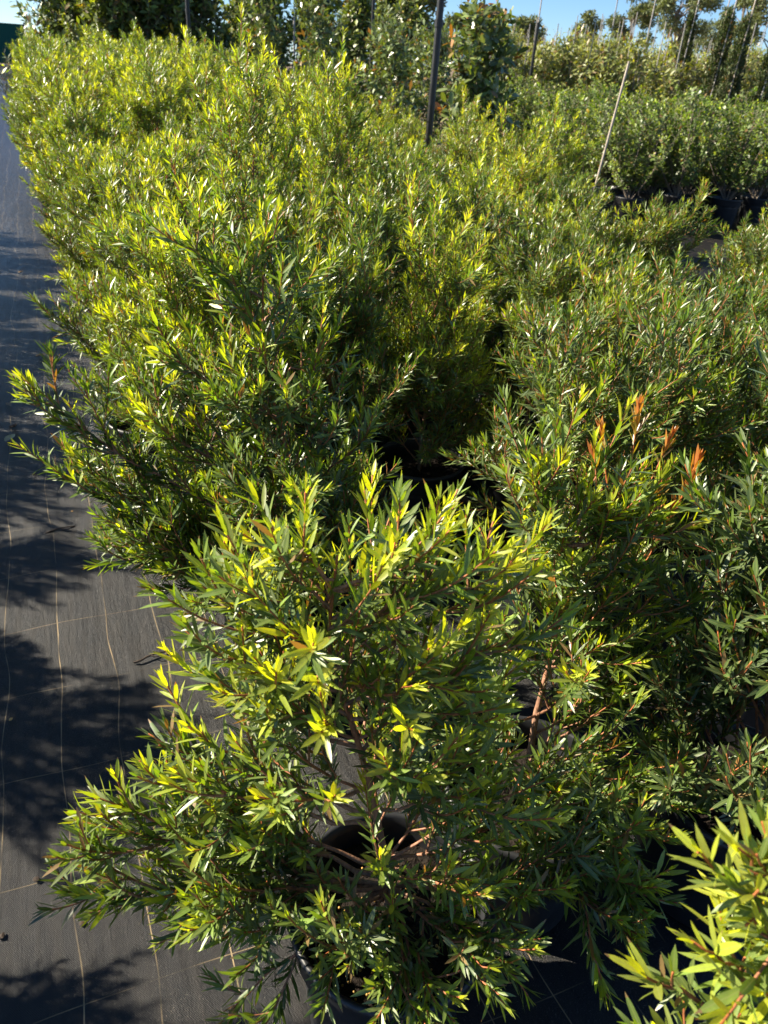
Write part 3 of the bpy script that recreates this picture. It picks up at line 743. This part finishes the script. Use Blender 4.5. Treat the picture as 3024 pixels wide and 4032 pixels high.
# ------------------------------------------------------------------ narrow cypresses
def cypress(seed, H, R):
    g = Green(seed); r = g.r
    S = g.curve((0, 0, 0), (0, 0, 1), H, 10, .0, .01); g.tube(S, .03, .006, 1, 1)
    for b in range(420):
        f = (b+.5)/420; z = .15+f*(H-.25); a = b*2.4; rad = R*(1-.75*f**1.6)*(.5+.5*min(1, f*6))
        p = np.array([0, 0, z-.12]); q = np.array([rad*math.cos(a)*r.uniform(.5, 1.1), rad*math.sin(a)*r.uniform(.5, 1.1), z+r.uniform(.1, .22)])
        c = bez(p, np.array([q[0]*.9, q[1]*.9, z-.02]), q, 5); g.tube(c, .004, .002, .8, .8)
        g.leaves(c, .3, 0.014, .085, .026, ang0=38, ang1=15, young=.7, newlen=.08, jit=16)
    return g
for k, (x, y, H, R, lb) in enumerate([(11.9, 13.5, 2.75, .24, 'slimmest, leftmost dark cypress, tied to a stake'), (12.05, 12.7, 2.7, .30, 'dark cypress second from the left, with a pale slanting stake'),
                                      (11.95, 12.15, 2.6, .30, 'dark cypress with a yellowish bamboo stake'), (11.95, 11.4, 2.1, .28, 'shorter dark cypress at the right picture edge')]):
    g = cypress(700+k, H, R); root = empty('cypress_tree', (x, y, 0))
    obj('trunk', g.twig_mesh('trunk', [M['bark']], 4), root); obj('crown', g.leaf_mesh('crown', [M['cypress']], False), root)
    obj('stake', tubes_mesh('stake', [((-.2, -.2, 0), (.02, -.06, H+.35), .013, .012)], [M['palestake' if k != 2 else 'stake']], 8), root)
    tagp(root, lb, 'cypress', 'narrow staked cypresses')

# ------------------------------------------------------------------ far trees
def far_tree(seed, H, R, nclump, mt, leaf=.24, name='gum_tree'):
    g = Green(seed); r = g.r
    S = g.curve((0, 0, 0), (r.normal(0, .08), r.normal(0, .08), 1), H*.62, 8, .1, .15); g.tube(S, H*.022, H*.010, 1, 1)
    for q in range(nclump):
        a = q*2.4 + r.normal(0, .4); rad = R*math.sqrt(r.uniform(.05, 1)); z = H*(.42+.58*r.uniform()**.8*(1-.45*(rad/R)**2))
        ce = np.array([rad*math.cos(a), rad*math.sin(a), z])
        st = S[r.integers(3, 9)]; c = bez(st, (st+ce)/2+np.array([0, 0, H*.05]), ce, 7); g.tube(c, H*.007, H*.002, 1, .8)
        cr_ = R*r.uniform(.16, .32)
        n = int(110*(cr_/R/.25)**1.3)
        for _ in range(n):
            v = unit(r.normal(0, 1, 3)); p = ce + v*cr_*r.uniform(.3, 1)**.6*np.array([1.15, 1.15, .7])
            d = unit(v*.6 + r.normal(0, .6, 3) + np.array([0, 0, -.15]))
            g.leaves(np.array([p, p+d*leaf*.6]), 0, leaf*.22, leaf, leaf*.42, ang0=60, ang1=20, young=.6 if r.uniform() < .4 else .1, newlen=leaf, jit=30, tipshrink=False)
    root = empty(name)
    obj('trunk', g.twig_mesh('trunk', [M['bark']], 6), root); obj('crown', g.leaf_mesh('crown', [M[mt]], False, 'round', .1), root)
    return root
def az_at(px, dist):
    """ground point at this distance below picture column px on the horizon (used once, to set the far trees out)"""
    d = cr*((px/3.9375-384)/739.4) + cu*((512-75)/739.4) + cf; d[2] = 0; d = d/np.linalg.norm(d)
    return d[0]*dist, d[1]*dist
for sd_, px, dist, H, R, lb, nc in [(801, 2640, 62, 7.5, 2.2, 'tallest open-crowned gum tree on the skyline', 22), (802, 2455, 66, 6.5, 1.7, 'rounded gum tree left of the tallest gum on the skyline', 14), (803, 2865, 70, 7.2, 1.3, 'gum tree on the skyline behind the cypresses', 12),
                                    (804, 3010, 66, 7.5, 1.9, 'gum tree on the skyline at the right picture edge', 16), (805, 1600, 40, 4.9, 1.35, 'dark blue-green tree left of the thickest post, against the sky', 16), (806, 1835, 52, 4.3, 1.2, 'dark dome-shaped tree on the skyline right of the thickest post', 14),
                                    (807, 1920, 50, 4.4, .6, 'small narrow tree on the skyline above the pale-leaved shrub', 8), (808, 2285, 58, 4.0, 1.0, 'low reddish tree on the skyline left of the gums', 10), (809, 2760, 75, 5.0, 2.2, 'low wide tree between the gums on the skyline', 15), (810, 2060, 60, 3.9, 1.4, 'low tree on the skyline behind the black riser', 10)]:
    t = far_tree(sd_, H, R, nc, 'gum'); x, y = az_at(px, dist); t.location = (x, y, float(rise(x, y))-.1); tagp(t, lb, 'tree', 'trees on the skyline')

# ------------------------------------------------------------------ green shade cloth fence and tuft at the end of the path
root = empty('shade_cloth_fence', (-3.0, 66, 0))
tagp(root, 'green shade cloth fence across the far end of the path', 'fence')
g_ = np.array([(-5, 0, .1), (3.2, 0, .1), (3.2, 0, 2.5), (-5, 0, 2.5), (-5, .02, .1), (3.2, .02, .1), (3.2, .02, 2.5), (-5, .02, 2.5)])
obj('cloth', np_mesh('cloth', g_, [0, 1, 2, 3, 7, 6, 5, 4, 0, 4, 5, 1, 3, 2, 6, 7, 0, 3, 7, 4, 1, 5, 6, 2], np.arange(6)*4, np.full(6, 4), [M['shadecloth']], smooth=False), root)
for xx in (-5, -2.25, .5, 3.25): obj('pole', tubes_mesh('pole', [((xx, .08, 0), (xx, .08, 2.62), .05, .05)], [M['blackpost']]), root)
g = Green(900)
for q in range(60):
    a = g.r.uniform(0, 6.28); inc = math.radians(g.r.uniform(5, 60))
    c = g.curve((g.r.normal(0, .08), g.r.normal(0, .08), 0), (math.sin(inc)*math.cos(a), math.sin(inc)*math.sin(a), math.cos(inc)), g.r.uniform(.35, .7), 5, -.1, .1)
    g.tube(c, .004, .001, 1, 1); g.leaves(c, .1, .03, .09, .012, young=.1, newlen=.05)
root = empty('weed_tuft', (-.42, 29.0, 0)); root.scale = (2.0, 2.0, 2.0); obj('stems', g.twig_mesh('stems', [M['bark']], 4), root); obj('foliage', g.leaf_mesh('foliage', [M['cypress']], False), root)
tagp(root, 'dark weed tuft at the far left end of the mat', 'weed')

# ------------------------------------------------------------------ shrubs across the path, left of the picture: their shade falls on the mat
for k, (x, y, v_, s) in enumerate([(-1.22, 1.30, 1, 1.05), (-1.55, 2.38, 0, 1.1), (-1.55, 3.25, 1, 1.0), (-1.6, 3.75, 8, 1.1), (-1.55, 4.2, 0, 1.15), (-1.6, 4.7, 1, 1.1), (-1.6, 5.2, 8, 1.2), (-1.55, 5.7, 1, 1.1), (-1.6, 6.3, 0, 1.2), (-1.65, 6.9, 1, 1.1), (-1.65, 7.6, 0, 1.2), (-1.7, 8.4, 1, 1.1)]):
    v = copy_tree(variants[v_]); v.location = (x, y, 0); v.rotation_euler = (0, 0, k*1.3); v.scale = (s, s, s)
    tagp(v, 'narrow-leaved shrub across the path, opposite the block, %s from the camera' % ORD[k], 'shrub', 'shrubs in the row across the path')

g = Green(630); S = g.curve((0, 0, .262), (0, 0, 1), .62, 8, .0, .02); g.tube(S, .008, .005, 1, .8)  # unseen clipped ball on a stem, added to throw a rounded shadow on the mat
for q in range(260):
    v = unit(g.r.normal(0, 1, 3)); c = np.array([0, 0, .98]); p0 = S[-1]*.6 + c*.4*np.array([1, 1, 1.0]); p0[2] = .95
    t = bez(p0, c + v*.07, c + v*.15, 5); g.tube(t, .0016, .001, .8, .3); g.leaves(t, .3, .005, .032, .008, young=.8)
root = pot_plant('shadow_ball_shrub', g, 1, False, sides=4); root.location = (-1.62, 2.70, 0)
tagp(root, 'unseen ball-topped potted shrub across the path, added to cast a round shadow on the mat', 'shrub')

# ------------------------------------------------------------------ litter on the mat
def dry_leaf(x, y, L, W, rz, label, mt='litter'):
    n = 7; V = []; 
    for i in range(n):
        t = i/(n-1); ww = W/2*math.sin(PI*min(1, t*.94+.05))**.8
        zc = .004 + .25*L*(t-.5)**2
        V += [(L*(t-.5), -ww, zc+ww*.5), (L*(t-.5), 0, zc), (L*(t-.5), ww, zc+ww*.5)]
    top = np.array(V); bot = top - np.array([0, 0, .0012]); Vv = np.concatenate([top, bot]); F = []
    for i in range(n-1):
        for s_ in (0, 1):
            a = i*3+s_; F += [a, a+3, a+4, a+1]; b = a+3*n; F += [b, b+1, b+4, b+3]
    nq = len(F)//4
    o = obj('dry_leaf', np_mesh('dry_leaf', Vv, F, np.arange(nq)*4, np.full(nq, 4), [M[mt]])); o.location = (x, y, .005); o.rotation_euler = (0, 0, rz)
    tagp(o, label, 'leaf', 'litter on the mat')
def chip(x, y, s, label, mt='darklitter', seed=0):
    rg = np.random.default_rng(seed); V = ico*np.array([s*1.3, s, s*.4])*rg.uniform(.75, 1.2, (12, 1)); V = V + np.array([0, 0, s*.5])
    F = [i for f in icf for i in f]
    o = obj('bark_chip', np_mesh('bark_chip', V, F, np.arange(20)*3, np.full(20, 3), [M[mt]], smooth=False)); o.location = (x, y, 0.002); o.rotation_euler = (0, 0, seed)
    tagp(o, label, 'chip', 'litter on the mat')
dry_leaf(-.311, 3.31, .075, .036, 1.1, 'pale cream dry leaf on the mat left of the two long arms', 'palelitter')
dry_leaf(-.168, 4.37, .06, .03, .5, 'pinkish curled dry leaf on the mat beside another brown one')
dry_leaf(-.125, 4.27, .085, .022, .3, 'narrow brown dry leaf on the mat next to a pinkish one', 'darklitter')
dry_leaf(-.323, 3.70, .045, .022, 2.0, 'tiny pinkish dry leaf near the left picture edge')
dry_leaf(-.27, 6.3, .06, .03, 1.0, 'small dry leaf farther up the mat')
chip(-.30, 3.44, .016, 'dark curled bark chip above the cream dry leaf', seed=1)
chip(-.236, 1.10, .007, 'black chip sitting on the white thread low on the mat', seed=2)
chip(-.154, .972, .006, 'small black chip between the white and yellow threads', seed=3)
chip(-.299, .999, .006, 'small black chip at the left picture edge low on the mat', seed=4)
chip(.073, 2.87, .009, 'dark crumb close to the shrub edge', seed=5)
chip(-.22, 2.95, .008, 'dark crumb in the middle of the upper mat', seed=6)
chip(-.29, 1.588, .0045, 'yellow pellet lying alone on the sunny mat', 'prill', seed=7)
chip(-.093, 2.61, .0045, 'orange pellet beside the long yellow thread', 'prill', seed=8)
def stick(x0, y0, x1, y1, r, label, sd_):
    rg = np.random.default_rng(sd_); n = 9; t = np.linspace(0, 1, n)
    pts = np.stack([x0+(x1-x0)*t+rg.normal(0, .0012, n), y0+(y1-y0)*t+rg.normal(0, .0015, n), np.full(n, r+.003)+.006*np.sin(t*PI)], 1)
    g = Green(sd_); g.tube(pts, r, r*.6, 1, 1); g.tube(np.array([pts[4], pts[4]+np.array([.012, -.012, .002]), pts[4]+np.array([.03, -.014, .002])]), r*.6, r*.3, 1, 1)
    o = obj('stick', g.twig_mesh('stick', [M['darklitter']], 6)); tagp(o, label, 'stick', 'litter on the mat')
stick(.028, 1.698, .126, 1.719, .0035, 'short black stick lying along a cross thread by the nearest shrub', 61)
stick(-.185, 2.477, -.088, 2.495, .0035, 'black twig crossing the long yellow thread higher up the mat', 62)
